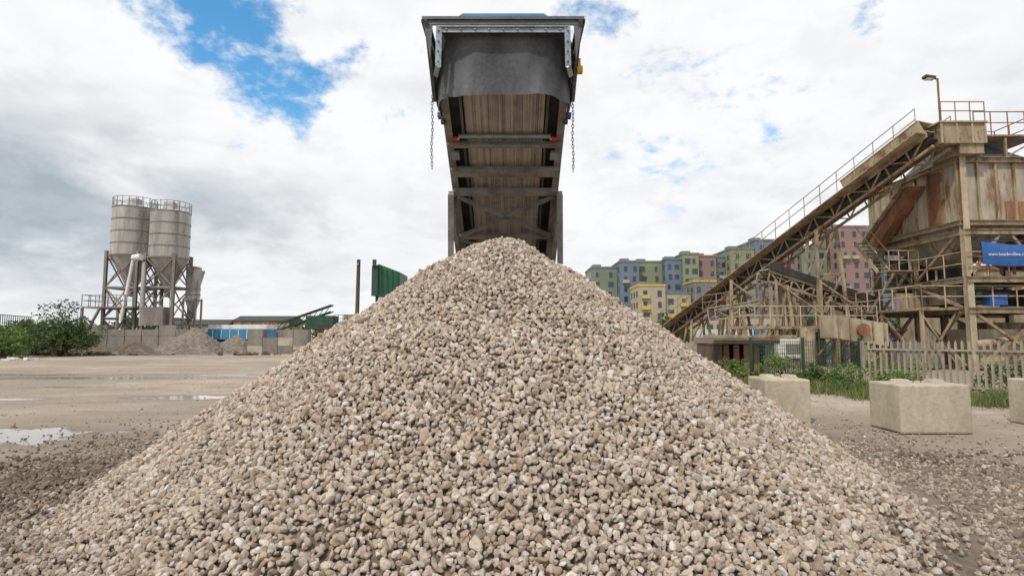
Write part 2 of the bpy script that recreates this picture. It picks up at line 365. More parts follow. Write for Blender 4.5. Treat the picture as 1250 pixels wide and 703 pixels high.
# ------------------------------------------------------------------ stacker conveyor
CX=-.09
NU=Vector((0,.447,.894))
def cz(y): return 7.37-.5*y
mb=MB()
def cp(x,y,h=0): return Vector((CX+x,y,cz(y)))+NU*h
for sx in(-1,1):
    x=.71*sx
    mb.beam(cp(x,5.95,.16),cp(x,13.2,.16),.012,.30,GREYST,up=NU)
    mb.beam(cp(x-.035*sx,5.95,.015),cp(x-.035*sx,13.2,.015),.09,.02,GREYST,up=NU)
    mb.beam(cp(x-.035*sx,5.95,.305),cp(x-.035*sx,13.2,.305),.09,.02,GREYST,up=NU)
    mb.beam(cp(.585*sx,6.2,.16),cp(.585*sx,13,.16),.16,.012,DARK,up=NU)
    mb.beam(cp(.50*sx,6.15,.05),cp(.50*sx,13,.05),.03,.05,HOOD,up=NU)
    mb.beam(cp(.62*sx,6.3,.50),cp(.62*sx,13,.50),.02,.34,GREYST,up=NU)
    mb.beam(cp(.74*sx,7.62,-.04),cp(.74*sx,13,-.30),.07,.10,GREYST)
    mb.beam(cp(.74*sx,7.62,-.06),cp(.76*sx,8.2,-.75),.08,.08,GREYST)
    for y in np.arange(8,13,.7): mb.beam(cp(.74*sx,y,0),cp(.74*sx,y+.35,-.22),.05,.05,GREYST)
    for y in np.arange(6.4,13,.55): mb.box(cp(.675*sx,y,.16),(.05,.02,.28),GREYST,(-.4636,0,0))
def sheet(x0,x1,y0,y1,h,mat,t=.012): mb.beam(cp((x0+x1)/2,y0,h),cp((x0+x1)/2,y1,h),x1-x0,t,mat,up=NU)
sheet(-.47,.47,6.05,13.2,.075,BELT)
sheet(-.50,.50,6.05,13.2,.42,RUBBER)
for sx in(-1,1): mb.beam(cp(.58*sx,6.3,.50),cp(.58*sx,13.2,.50),.24,.012,RUBBER,up=(sx*-.5,.447,.894))
hc=cp(0,5.98,.25); mb.tube(hc+Vector((-.55,0,0)),hc+Vector((.55,0,0)),.19,RUBBER,n=32); mb.tube(hc+Vector((-.78,0,0)),hc+Vector((.78,0,0)),.04,GALV)
for y,w_,m_ in((6.82,.06,GREYST),(7.25,.14,GREYST),(7.60,.10,GREYST),(8.5,.08,GREYST),(9.6,.08,GREYST),(10.8,.08,GREYST),(12,.08,GREYST)):
    mb.beam(cp(-.70,y,-.03),cp(.70,y,-.03),w_,.06,m_,up=NU)
for y in(6.74,9,10.2,11.4,12.6):
    mb.tube(cp(-.56,y,.02),cp(.56,y,.02),.03,GALV)
for sx in(-1,1):
    mb.tube(cp(.58*sx,6.76,.0),cp(.64*sx,6.76,0),.032,RED)
    mb.box(cp(.735*sx,6.52,.10),(.11,.10,.05),BLUE); mb.box(cp(.72*sx,6.50,.03),(.05,.07,.12),DARK)
    mb.tube(cp(.55*sx,6.76,.0),cp(.58*sx,6.76,0),.022,YEL)
    mb.box(cp(.62*sx,7.0,-.01),(.10,.14,.03),GALV,(-.4636,0,0))
for a,b in (((-.66),.66),(.66,-.66)): mb.beam(cp(a,7.66,-.05),cp(b,8.46,-.05),.05,.045,GREYST,up=NU)
for k in range(3):
    y=8.55+k*1.15
    mb.beam(cp(-.66,y,-.05),cp(.66,y+1.0,-.05),.05,.04,GREYST,up=NU)
for y in np.arange(6.6,13,.9): mb.tube(cp(-.3,y,.38),cp(.3,y,.38),.05,DARK)
zt=4.83
yf,yb=5.60,6.55
for sx in(-1,1):
    x=sx*.80
    mb.extr([(CX+x,yf-.02,zt),(CX+x,yb,zt),(CX+x*.93,yb,4.18),(CX+x*.93,6.12,4.14),(CX+x*.95,5.75,4.42)],(sx*-.012,0,0),HOOD)
    mb.extr([(CX+x*1.03,yf-.03,zt),(CX+x*.90,yf-.03,zt),(CX+x*.93,yf-.01,4.40)],(0,.015,0),HOOD)
    mb.beam((CX+x,yf,zt),(CX+x,yb+.1,zt),.09,.03,HOOD)
    mb.beam((CX+x*.985,yf-.05,zt-.02),(CX+x*.945,6.05,4.16),.035,.05,HOOD)
mb.beam((CX-.83,yf,zt),(CX+.83,yf,zt),.10,.03,HOOD)
mb.beam((CX-.80,yf-.02,zt-.04),(CX+.80,yf-.02,zt-.04),.02,.05,HOOD)
mb.beam((CX-.78,yb,zt),(CX+.78,yb,zt),.08,.03,HOOD)
mb.extr([(CX-.52,5.62,zt+.015),(CX+.52,5.62,zt+.015),(CX+.42,5.62,zt+.085),(CX-.42,5.62,zt+.085)],(0,.7,0),BLUEL)
mb.extr([(CX-.48,5.61,zt+.016),(CX+.48,5.61,zt+.016),(CX+.48,5.61,zt+.035),(CX-.48,5.61,zt+.035)],(0,.008,0),WHITE)
mb.bx(CX-.66,CX+.66,5.66,6.5,zt-.02,zt+.012,DARK)
n=48; ring=[]
for i in range(n+1):
    t=math.pi*i/n; cxn=math.cos(t); x=-math.copysign(abs(cxn)**.55,cxn)*.735; y=6.15-(math.sin(t)**.8)*.50
    ring.append((x,y))
v=[];rows=14
for j in range(rows+1):
    f=j/rows
    for i,(x,y) in enumerate(ring):
        sag=.020*math.sin(i*.55)*f**2+.010*math.sin(i*.31+1)*f+.006*math.sin(i*1.3+f*6)
        v.append((CX+x*(1.03-.04*f),y+sag+.05*math.sin(f*2.6)-.02,4.77-(.70*f)-(.012*math.sin(i*.4)*f)))
fs=[(j*(n+1)+i,j*(n+1)+i+1,(j+1)*(n+1)+i+1,(j+1)*(n+1)+i) for j in range(rows) for i in range(n)]
mb.add(v,fs,RUBBER,True)
yg=5.575
mb.beam((CX-.68,yg,4.715),(CX+.68,yg,4.715),.012,.06,GALV)
mb.beam((CX-.66,yg-.014,4.738),(CX+.66,yg-.014,4.738),.03,.01,GALV)
for sx in(-1,1):
    mb.beam((CX+.655*sx,yg-.014,4.75),(CX+.665*sx,yg+.03,4.33),.06,.012,GALV,up=(0,1,0))
    mb.beam((CX+.665*sx,yg+.0,4.33),(CX+.70*sx,yg+.12,4.28),.05,.02,GALV,up=(0,1,0))
    for k in range(4): mb.tube((CX+.66*sx,yg-.035,4.70-k*.11),(CX+.66*sx,yg-.01,4.70-k*.11),.012,GREYST,n=6)
for k in range(9): mb.tube((CX-.58+k*.145,yg-.02,4.715),(CX-.58+k*.145,yg-.004,4.715),.012,GREYST,n=6)
for sx in(-1,1): mb.box(hc+Vector((.79*sx,0,0)),(.06,.16,.16),HOOD)
mb.tube((CX+.78,5.85,4.42),(CX+.84,5.85,4.42),.045,YEL); mb.box((CX+.80,5.85,4.50),(.04,.05,.08),YEL)
for sx in(-1,1):
    mb.beam((CX+.78*sx,9.6,cz(9.6)),(CX+.95*sx,10.6,0),.1,.1,GREYST); mb.beam((CX+.78*sx,11.6,cz(11.6)),(CX+.95*sx,10.6,0.02),.1,.1,GREYST)
    mb.tube((CX+.95*sx,10.6,.35),(CX+1.2*sx,10.6,.35),.35,RUBBER,n=24)
mb.beam((CX-.95,10.6,.35),(CX+.95,10.6,.35),.12,.12,GREYST)
mb.extr([(CX-.85,12.4,1.6),(CX+.85,12.4,1.6),(CX+.6,12.6,.95),(CX-.6,12.6,.95)],(0,.9,-.3),GREYST)
st=mb.obj('stacker_conveyor')
def chain(x,y,z0,z1,name):
    mb=MB(); L_=.038; z=z0;i=0
    while z>z1:
        n=10; pts=[]
        for k in range(n):
            t=2*math.pi*k/n; a=.011*math.cos(t); b_=.024*math.sin(t)
            pts.append(Vector((x+(a if i%2 else 0)+.004*math.sin(i*.5),y+(0 if i%2 else a),z+b_)))
        for k in range(n): mb.tube(pts[k],pts[(k+1)%n],.0045,GREYST,n=5,caps=False)
        z-=L_;i+=1
    return mb.obj(name,parent=st)
bpy.context.view_layer.update()
chain(CX-.79,6.1,4.5,3.40,'chain_a'); chain(CX+.76,6.1,4.62,3.40,'chain_b')
mb=MB(); mb.bx(-1.3,1.3,13.9,17.5,.9,2.4,DGREEN)
for sx in(-1,1):
    mb.bx(sx*1.15-.25,sx*1.15+.25,13.6,17.8,.12,.75,DARK)
    for y in(13.6,17.8): mb.tube((sx*1.15-.25,y,.435),(sx*1.15+.25,y,.435),.31,DARK,n=20)
    mb.bx(sx*.9-.2,sx*.9+.2,14,17.4,.7,.95,DARK)
mb.extr([(-1.3,14.2,2.4),(1.3,14.2,2.4),(1.4,14,2.75),(-1.4,14,2.75)],(0,2.6,0),GREYST)
mb.obj('tracked_screener',.02)

# ------------------------------------------------------------------ concrete blocks
def cblock(x0,x1,y0,dep,h,rot):
    mb=MB(); w_=x1-x0
    mb.bx(-w_/2,w_/2,-dep/2,dep/2,0,h,CONC)
    o=mb.obj('concrete_block',.035); o.location=((x0+x1)/2,y0+dep/2,0)
    for xx in(-w_*.25,w_*.25):
        m2=MB(); s_=.13
        vv=[(xx-s_,-s_,0),(xx+s_,-s_,0),(xx+s_,s_,0),(xx-s_,s_,0),(xx-s_*.7,-s_*.7,.065),(xx+s_*.7,-s_*.7,.065),(xx+s_*.7,s_*.7,.065),(xx-s_*.7,s_*.7,.065)]
        m2.add(vv,[(0,1,5,4),(1,2,6,5),(2,3,7,6),(3,0,4,7),(4,5,6,7),(0,3,2,1)],CONC)
        q=m2.obj('stud',.008); q.parent=o; q.location=(xx,0,h-.003)
    m2=MB()
    for k in range(8):
        t0=math.pi*k/8;t1=math.pi*(k+1)/8; m2.tube((.07*math.cos(t0),0,.05*math.sin(t0)),(.07*math.cos(t1),0,.05*math.sin(t1)),.008,RUST,n=6)
    q=m2.obj('lifting_loop'); q.parent=o; q.location=(0,0,h)
    o.rotation_euler=(0,0,rot); return o
cblock(6.38,7.54,9.45,.86,.80,math.radians(-1))
cblock(4.70,5.52,10.6,.9,.80,math.radians(-3))
cblock(9.25,10.4,9.9,.85,.82,math.radians(-2))

# ------------------------------------------------------------------ fence
def fence(a,b,h,name):
    mb=MB(); a=Vector(a);b=Vector(b); d=b-a; Ln=d.length; dn=d.normalized(); nrm=Vector((-dn.y,dn.x,0)); n=int(Ln/.145)
    for i in range(n+1):
        p=a+dn*(i*.145); hh=h+random.uniform(-.01,.01); w_=.062
        tilt=random.uniform(-.012,.012)
        l=p-dn*w_/2; r=p+dn*w_/2; q=nrm*.014
        vs=[l+Vector((0,0,.06)),p+q+Vector((0,0,.06)),r+Vector((0,0,.06)),l+Vector((tilt,0,hh-.1)),p+q+Vector((tilt,0,hh)),r+Vector((tilt,0,hh-.1))]
        mb.add(vs,[(0,1,4,3),(1,2,5,4)],FENCEM)
    for z in(.28,h-.28): mb.beam(a+Vector((0,0,z))-nrm*.025,b+Vector((0,0,z))-nrm*.025,.045,.05,FENCEM)
    k=int(Ln/2.75)
    for i in range(k+1):
        p=a+dn*(Ln*i/max(k,1))-nrm*.09; mb.beam(p,p+Vector((0,0,h-.05)),.08,.08,FENCEM)
    return mb.obj(name)
fence((10.2,16.6,0),(12.8,13.4,0),1.5,'palisade_fence'); fence((12.8,13.4,0),(22,8.0,0),1.5,'palisade_fence')
mb=MB(); a=Vector((7.6,18.2,0));b=Vector((10.15,16.7,0))
for i in range(50):
    p=a.lerp(b,i/49); mb.beam(p,p+Vector((0,0,1.45)),.012,.012,DGREEN)
for z in np.arange(.1,1.5,.12): mb.beam(a+Vector((0,0,z)),b+Vector((0,0,z)),.012,.012,DGREEN)
for i in range(3):
    p=a.lerp(b,i/2); mb.beam(p,p+Vector((0,0,1.55)),.07,.07,DGREEN)
mb.obj('mesh_fence')

# ------------------------------------------------------------------ vegetation
def leaf_mat(name,c1,c2,c3):
    m,nt,b=newmat(name); pos=nn(nt,'ShaderNodeNewGeometry').outputs['Position']
    f=noise(nt,pos,1.6,3,.6); f2=noise(nt,pos,23,2,.6)
    c=mixc(nt,maprange(nt,f,.38,.62),c1,c2); c=mixc(nt,maprange(nt,f2,.45,.7),c,c3)
    L(nt,c,b.inputs['Base Color']); b.inputs['Roughness'].default_value=.6
    tr=nn(nt,'ShaderNodeBsdfTranslucent'); L(nt,c,tr.inputs[0]); ms=nn(nt,'ShaderNodeMixShader'); ms.inputs[0].default_value=.3
    o=nt.nodes['Material Output']; L(nt,b.outputs[0],ms.inputs[1]); L(nt,tr.outputs[0],ms.inputs[2]); L(nt,ms.outputs[0],o.inputs[0]); return m
LEAF=leaf_mat('leaves',(.035,.075,.02),(.08,.13,.035),(.13,.16,.06))
LEAF2=leaf_mat('bright_leaves',(.08,.16,.03),(.15,.23,.05),(.21,.26,.08))
GRASS=leaf_mat('grass',(.10,.16,.04),(.18,.23,.07),(.30,.27,.13))
def quads(cen,size):
    n=len(cen); a=rng.normal(size=(n,3)); a/=np.linalg.norm(a,axis=1)[:,None]; b=rng.normal(size=(n,3)); b-=a*(a*b).sum(1)[:,None]; b/=np.linalg.norm(b,axis=1)[:,None]
    s=size[:,None]; return np.stack([cen-a*s,cen-b*s*.5,cen+a*s,cen+b*s*.5],1).reshape(-1,3)
def bush(name,x,y,w_,d,h,n=5000,leaf=.12,mat=LEAF,clumps=22,trunk=True):
    mb=MB(); C=[]
    for i in range(clumps):
        t=random.uniform(0,6.28); r=math.sqrt(random.random())
        C.append((x+r*math.cos(t)*w_*.42,y+r*math.sin(t)*d*.42,h*random.uniform(.25,.84)*(1-.45*r*r),random.uniform(.10,.22)*min(w_,h*1.6)))
    C=np.array(C)
    for c in C:
        a=Vector((x+random.uniform(-.1,.1),y,0)); mid=Vector((x+(c[0]-x)*.4,y+(c[1]-y)*.4,c[2]*.55))
        if trunk: mb.tube(a,mid,.05*h/3+.01,BROWNW,.03*h/3+.005,n=6,caps=False); mb.tube(mid,c[:3],.03*h/3+.005,BROWNW,.005,n=5,caps=False)
    k=rng.integers(0,clumps,n); dr=rng.normal(size=(n,3)); dr/=np.linalg.norm(dr,axis=1)[:,None]; rad=rng.uniform(.45,1.12,n)**.7
    cen=C[k,:3]+dr*(C[k,3]*rad)[:,None]*np.array([1,1,.8]); cen[:,2]=np.maximum(cen[:,2],.05)
    V=quads(cen,rng.uniform(.5,1.1,n)*leaf); mb.add(V.tolist(),[(4*i,4*i+1,4*i+2,4*i+3) for i in range(n)],mat)
    return mb.obj(name)
bush('bush',-35.6,45,5.2,4,4.6,7000,.13,LEAF,34)
bush('bush',-38.6,46,3.2,3,3.1,2500,.14,LEAF,16)
bush('bush',-37.0,41,4.4,3,3.0,4500,.12,LEAF2,24)
bush('bush',-35.5,40,3,2,1.9,2500,.11,LEAF2,16)
bush('bush',-44,50,7,4,3.4,3500,.18,LEAF,20)
for x,y,w_,h in((8.3,17.4,1.6,1.25),(9.4,16.3,1.4,.9),(10.6,15.6,1.8,.75),(12.2,13.4,1.6,.5),(7.2,18.6,1.6,1.0),(11.6,17.6,2.5,1.3),(13.6,15.5,2.2,1.1),(16,13.5,2.5,.9),(8.9,16.9,1.3,.7),(9.9,15.7,1.2,.5)):
    bush('shrub',x,y,w_,1.0,h,1800,.05,LEAF2 if random.random()<.6 else LEAF,16)
n=16000; t=rng.random(n); X=9.2+t*6.6+rng.normal(0,.35,n); Y=15.2-(t*6.6)*.66+rng.normal(0,.5,n)-.2
X2=7.0+rng.random(6000)*3.2; Y2=17.7-(X2-7.2)*.75+rng.normal(0,.5,6000); X=np.concatenate([X,X2]);Y=np.concatenate([Y,Y2]); n=len(X)
h=rng.uniform(.08,.34,n)*(.7+.6*(np.sin(X*3)*np.sin(Y*4)>0)); an=rng.uniform(0,6.28,n); wd=.008+h*.02
dx=np.cos(an)*wd;dy=np.sin(an)*wd; lx=rng.normal(0,.35,n)*h;ly=rng.normal(0,.35,n)*h
V=np.stack([np.stack([X-dx,Y-dy,X*0],1),np.stack([X+dx,Y+dy,X*0],1),np.stack([X+lx,Y+ly,h],1)],1).reshape(-1,3)
mb=MB(); mb.add(V.tolist(),[(3*i,3*i+1,3*i+2) for i in range(n)],GRASS); mb.obj('grass_verge')
def treeline(name,xs,y,hmin,hmax,wid,n,leaf):
    mb=MB(); C=[]
    for x in xs:
        hh=random.uniform(hmin,hmax)
        for k in range(9): C.append((x+random.uniform(-wid,wid),y+random.uniform(-2,2),hh*random.uniform(.25,.85),hh*.22))
        mb.tube((x,y,0),(x,y,hh*.6),.2,BROWNW,.08,n=6)
    C=np.array(C); k=rng.integers(0,len(C),n); dr=rng.normal(size=(n,3)); dr/=np.linalg.norm(dr,axis=1)[:,None]
    cen=C[k,:3]+dr*(C[k,3]*rng.uniform(.4,1.1,n))[:,None]; V=quads(cen,rng.uniform(.6,1.2,n)*leaf)
    mb.add(V.tolist(),[(4*i,4*i+1,4*i+2,4*i+3) for i in range(n)],LEAF); mb.obj(name)
treeline('distant_trees',np.arange(-190,-20,4.5),150,3.5,6.5,2.6,14000,.6)
treeline('distant_trees',np.arange(20,120,5),128,4,7,2.6,9000,.5)

# ------------------------------------------------------------------ silos
def silo(cx,cy,r,zt,zc,zb,legs=True):
    mb=MB(); N=40
    mb.tube((cx,cy,zc),(cx,cy,zt),r,SILO,n=N); mb.tube((cx,cy,zb),(cx,cy,zc),.3,SILO,r,n=N)
    mb.tube((cx,cy,zt),(cx,cy,zt+.35),r,SILO,r*.5,n=N)
    for z in np.arange(zc,zt+.01,(zt-zc)/4): mb.tube((cx,cy,z-.05),(cx,cy,z+.05),r+.04,SILOL,n=N)
    mb.tube((cx,cy,zb-.7),(cx,cy,zb),.25,SILOL,n=12)
    if legs:
        q=r*.80
        cs=[(cx-q,cy-q),(cx+q,cy-q),(cx+q,cy+q),(cx-q,cy+q)]
        for x,y in cs: mb.hbeam((x,y,0),(x,y,zc+.4),.26,.26,SILOL,.05)
        lv=[.2,3.3,6.4,zc]
        for i in range(4):
            a=cs[i];b=cs[(i+1)%4]
            for z in lv[1:]: mb.beam((*a,z),(*b,z),.16,.2,SILOL)
            for z0,z1 in zip(lv[:-1],lv[1:]): mb.beam((*a,z0),(*b,z1),.1,.1,SILOL); mb.beam((*b,z0),(*a,z1),.1,.1,SILOL)
    for i in range(20):
        t=2*math.pi*i/20; t2=2*math.pi*(i+1)/20
        p=Vector((cx+r*math.cos(t),cy+r*math.sin(t),zt)); p2=Vector((cx+r*math.cos(t2),cy+r*math.sin(t2),zt))
        mb.tube(p,p+Vector((0,0,1)),.03,SILOL,n=5)
        for h in(.5,1): mb.tube(p+Vector((0,0,h)),p2+Vector((0,0,h)),.03,SILOL,n=5)
    mb.bx(cx-.5,cx+.4,cy-.5,cy+.4,zt+.2,zt+1.1,SILO)
    for s_ in(-.22,.22): mb.tube((cx+r*.72+s_,cy-r*.72,3),(cx+r*.72+s_,cy-r*.72,zt+1),.03,SILOL,n=5)
    for z in np.arange(3,zt,.4): mb.tube((cx+r*.72-.22,cy-r*.72,z),(cx+r*.72+.22,cy-r*.72,z),.02,SILOL,n=4)
    return mb
mb=silo(-39.0,58,1.95,14.6,9.7,6.3)
mb.bx(-41.8,-36.8,55.2,60.6,4.3,4.45,SILOL); mb.rail((-41.8,55.2,4.45),(-36.8,55.2,4.45),SILOL,1.1,6,.035); mb.rail((-41.8,55.2,4.45),(-41.8,60.6,4.45),SILOL,1.1,6,.035)
mb.beam((-41.8,55.3,0),(-41.8,55.3,4.3),.2,.2,SILOL); mb.beam((-41.8,60.3,0),(-41.8,60.3,4.3),.2,.2,SILOL)
mb.beam((-42.0,55.2,0.3),(-40,55.2,4.3),.3,.12,SILOL)
mb.obj('cement_silo')
mb=silo(-34.95,57.5,1.82,14.1,9.4,6.2)
mb.tube((-37.2,55.5,9.2),(-36.4,55.4,9.3),.35,WHITE,n=12); mb.tube((-37.2,55.5,9.2),(-38,55.3,3),.16,WHITE,n=8)
mb.tube((-36.2,55.6,2.6),(-36.2,55.6,8.8),.2,SILO,n=10)
mb.bx(-36.2,-34,55.4,57,2.6,4.4,SILOL)
mb.obj('cement_silo')
mb=silo(-32.9,58.5,.68,7.6,5.2,4.0,False)
mb.tube((-32.9,58.4,6.3),(-32.3,58.4,8.4),.6,SILO,n=20)
for x in(-33.5,-32.3):
    mb.beam((x,57.9,0),(x,57.9,5.4),.15,.15,SILOL); mb.beam((x,59.1,0),(x,59.1,5.4),.15,.15,SILOL)
mb.beam((-33.5,57.9,.3),(-32.3,57.9,4.5),.1,.1,SILOL)
mb.obj('dust_filter')
# ------------------------------------------------------------------ left background
mb=MB()
for i in range(11):
    x=-48+i*1.62; hh=2.0+(.4 if i%4==1 else 0)
    mb.bx(x,x+1.58,54,54.8,0,.8,CONCD); mb.bx(x+.02,x+1.56,54.02,54.78,.81,1.6,CONCD); mb.bx(x,x+1.58,54,54.8,1.61,hh+.2,CONCD)
mb.obj('block_wall')
def mound(name,cx,cy,rx,ry,h,mat,seed=0,N=50):
    r=np.linspace(-1,1,N); X,Y=np.meshgrid(r,r); R=np.hypot(X,Y); rg=np.random.default_rng(seed)
    Z=h*(1-R)+h*.12*np.sin(X*7+seed)*np.sin(Y*6)+rg.normal(0,h*.02,R.shape); Z=np.maximum(Z,-.1)
    me=bpy.data.meshes.new(name); me.from_pydata(np.stack([cx+X.ravel()*rx,cy+Y.ravel()*ry,Z.ravel()],1).tolist(),[],[(j*N+i,j*N+i+1,(j+1)*N+i+1,(j+1)*N+i) for j in range(N-1) for i in range(N-1)])
    me.materials.append(mat); o=bpy.data.objects.new(name,me); scene.collection.objects.link(o)
GREYG=M('grey_aggregate',(.24,.205,.17),(.14,.115,.09),3,.95,0,0,1,.6); BRN=M('brown_soil',(.17,.125,.09),(.08,.06,.045),2,.95,0,0,1,.6)
mound('aggregate_heap',-28.3,51,3.6,3.5,2.4,GREYG,2); mound('aggregate_heap',-25.6,53,3,3,1.7,GREYG,3)
for i,(x,y,rx,h) in enumerate([(-37,50,4,.9),(-33.5,50.5,3,1.0),(-41,49,4,.8),(-22.5,53,2.6,1.0),(-19,52,2.4,.8),(-31,48,3,.5),(-16,50,3,.7)]): mound('soil_heap',x,y,rx,1.6,h,BRN,i+5)
mb=MB()
for i in range(160):
    x=random.uniform(-40,-30) if i<120 else random.uniform(-24,-14);y=random.uniform(46.5,48.5);s=random.uniform(.1,.42)
    mb.box((x,y,s*.3),(s,s*.8,s*.7),BRN if i%3 else CONCD,(random.random(),random.random(),random.random()))
mb.obj('rubble')
mb=MB()
for r_ in range(3):
    for i in range(4): 
        if r_==2 and i in(1,): continue
        mb.bx(-23.6+i*1.35,-23.6+i*1.35+1.31,51+.02*r_,51.9,r_*.72,r_*.72+.71,CONCD if (i+r_)%3 else CONC)
mb.obj('block_wall')
mb=MB(); mb.bx(-32,-25.8,60,62.5,1.2,2.3,BLUEL); mb.bx(-32,-25.8,60,62.5,2.305,2.75,WHITE); mb.bx(-31.2,-26.2,60.3,62.3,.8,1.2,DARK)
for x in(-30.6,-29.4,-27.2): mb.tube((x,60,.5),(x,60.4,.5),.5,RUBBER,n=20); mb.tube((x,62.1,.5),(x,62.5,.5),.5,RUBBER,n=20)
for x in np.arange(-31.5,-26,.9): mb.bx(x,x+.08,59.95,60,1.25,2.25,WHITE)
mb.obj('box_trailer',.04)
mb=MB(); mb.bx(-20.5,-18.1,60,62,.9,1.9,ORANGE); mb.bx(-20.4,-19.3,60,61,1.9,2.9,DARK); mb.bx(-20.8,-17.8,59.7,60.2,0,.8,DARK); mb.bx(-20.8,-17.8,61.7,62.2,0,.8,DARK)
mb.beam((-18.6,60.6,1.7),(-16.6,60.6,3.9),.3,.35,ORANGE); mb.beam((-16.6,60.6,3.9),(-14.8,60.6,2.2),.25,.3,ORANGE); mb.extr([(-15.1,60.3,2.2),(-14.5,60.3,2.2),(-14.6,60.3,1.3),(-15.4,60.3,1.5)],(0,.7,0),DARK)
mb.obj('excavator',.04)
mb=MB()
a0,b0=Vector((-33,80,2.4)),Vector((-25.5,80,5.0))
for o in(0,.9): mb.beam(a0+Vector((0,0,o)),b0+Vector((0,0,o)),.2,.16,DGREEN); mb.beam(a0+Vector((0,1.2,o)),b0+Vector((0,1.2,o)),.2,.16,DGREEN)
for i in range(9): mb.beam(a0.lerp(b0,i/9),a0.lerp(b0,(i+1)/9)+Vector((0,0,.9)),.08,.08,DGREEN)
mb.beam(a0+Vector((0,.6,.95)),b0+Vector((0,.6,.95)),1,.08,BELT)
mb.bx(-28.8,-25,79.5,82,2.5,4.4,DGREEN); mb.bx(-24.8,-20,80,83,3.2,3.5,DGREEN)
for x in(-31,-28.5,-25.2,-20.5): mb.beam((x,80,0),(x,80,3.4),.2,.2,DGREEN)
mb.rail((-25,80,3.5),(-20,80,3.5),DGREEN,1.0,8,.04); mb.bx(-23.8,-21.5,80.5,82,3.5,4.6,BEIGE)
mb.obj('green_conveyor')
for x,w_,h,c in((-19,5,3.6,CONCD),(-45,9,4,BEIGE),(-58,12,3.4,CONCD),(-12,6,3.2,BEIGE)):
    mb=MB(); mb.bx(x,x+w_,92,98,0,h,c); mb.extr([(x-.3,91.7,h),(x+w_+.3,91.7,h),(x+w_+.3,95,h+.9),(x-.3,95,h+.9)],(0,3.3,-.9),DARK)
    for k in range(int(w_/2)): mb.bx(x+.5+k*2,x+1.5+k*2,91.95,92,1,2.2,GLASS)
    mb.obj('site_shed')
mb=MB(); mb.tube((-9.55,35,0),(-9.5,35,6.3),.14,BROWNW,.11,n=10); mb.tube((-9.5,34.86,6.0),(-9.5,34.8,6.0),.06,GREYST); mb.obj('timber_pole')
mb=MB()
mb.extr([(-8.4,34.5,5.85),(-8.1,34.5,5.95),(-6.9,34.9,5.5),(-6.9,34.9,4.3),(-8.4,34.5,4.0)],(0,2.5,0),GREEN)
mb.bx(-8.52,-8.15,34.35,34.48,4.0,5.85,DGREEN); mb.bx(-8.45,-8.25,34.2,34.4,5.8,6.2,DARK)
for k in range(4): mb.beam((-8.0+k*.32,34.48+k*.1,5.85-k*.12),(-8.0+k*.32,34.46+k*.1,4.2),.06,.08,DGREEN)
for x in(-8.3,-7.0):
    for y in(34.9,36.7): mb.beam((x,y,0),(x,y,4.3),.16,.16,DGREEN)
mb.beam((-8.3,34.9,.2),(-7.0,34.9,4),.1,.1,DGREEN)
mb.obj('green_hopper')
mb=MB()
for i in range(60):
    x=-62+i*.22; mb.beam((x,58,0),(x,58,4.6-(i*.018)),.05,.05,DARK)
for z in(2.5,3.6): mb.beam((-62,58,z+.9),(-48.9,58,z-.1),.06,.08,DARK)
mb.obj('steel_fence')
mb=MB()
for i in range(14):
    a=(-32.5+random.uniform(-1.2,1.2),38+random.uniform(-.5,.5)); s=random.uniform(.1,.32); mb.box((a[0],a[1],s*.25),(s*2,s,s*.5),WHITE,(0,0.1,random.random()*3))
mb.obj('scrap_sheets')

# ------------------------------------------------------------------ apartments
def wallm(n,c):
    c=tuple(x*.93+.02 for x in c); return M(n,c,tuple(x*.85 for x in c),.2,.85,0,0,1,0)
AC={'gg':wallm('cladding_green_grey',(.165,.205,.145)),'sb':wallm('cladding_slate',(.125,.175,.245)),'ol':wallm('cladding_olive',(.22,.25,.14)),
'mv':wallm('cladding_mauve',(.27,.165,.145)),'dg':wallm('cladding_grey',(.17,.18,.205)),'be':wallm('cladding_beige',(.40,.35,.245)),'ye':wallm('cladding_yellow',(.55,.41,.07))}
def apartment(x0,x1,y0,dep,h,c,side):
    mb=MB(); m=AC[c]; mb.bx(x0,x1,y0,y0+dep,0,h,m); mb.bx(x0-.15,x1+.15,y0-.15,y0+dep+.15,h,h+.5,AC[side])
    mb.bx(x0+1,min(x0+3.5,x1-.5),y0+4,y0+7,h+.5,h+1.6,AC['dg'])
    st=2.9; n=int((h-.5)/st); wn=max(2,int((x1-x0)/2.6)); pitch=(x1-x0)/wn
    for f in range(n):
        z=h-.75-(f+1)*st+.9
        for i in range(wn):
            xc=x0+pitch*(i+.5)+random.choice((-.25,0,.25)); ww=random.choice((.45,.5,.75))
            mb.bx(xc-ww-.07,xc+ww+.07,y0-.06,y0,z-.07,z+1.62,AC['dg'] if random.random()<.8 else AC['be']); mb.bx(xc-ww,xc+ww,y0-.075,y0-.06,z,z+1.55,GLASS)
            if c in('be',) and random.random()<.35: mb.bx(xc-1.0,xc+1.0,y0-.9,y0-.08,z-.5,z+.45,AC['ye'])
            elif random.random()<.05: mb.bx(xc-.9,xc+.9,y0-.9,y0-.08,z-.5,z+.45,AC['be'])
        for i in range(int(dep/3.2)):
            yc=y0+1.8+i*3.2
            mb.bx(x0-.075,x0,yc-.6,yc+.6,z,z+1.5,GLASS); mb.bx(x1,x1+.075,yc-.6,yc+.6,z,z+1.5,GLASS)
    mb.obj('apartment_building')
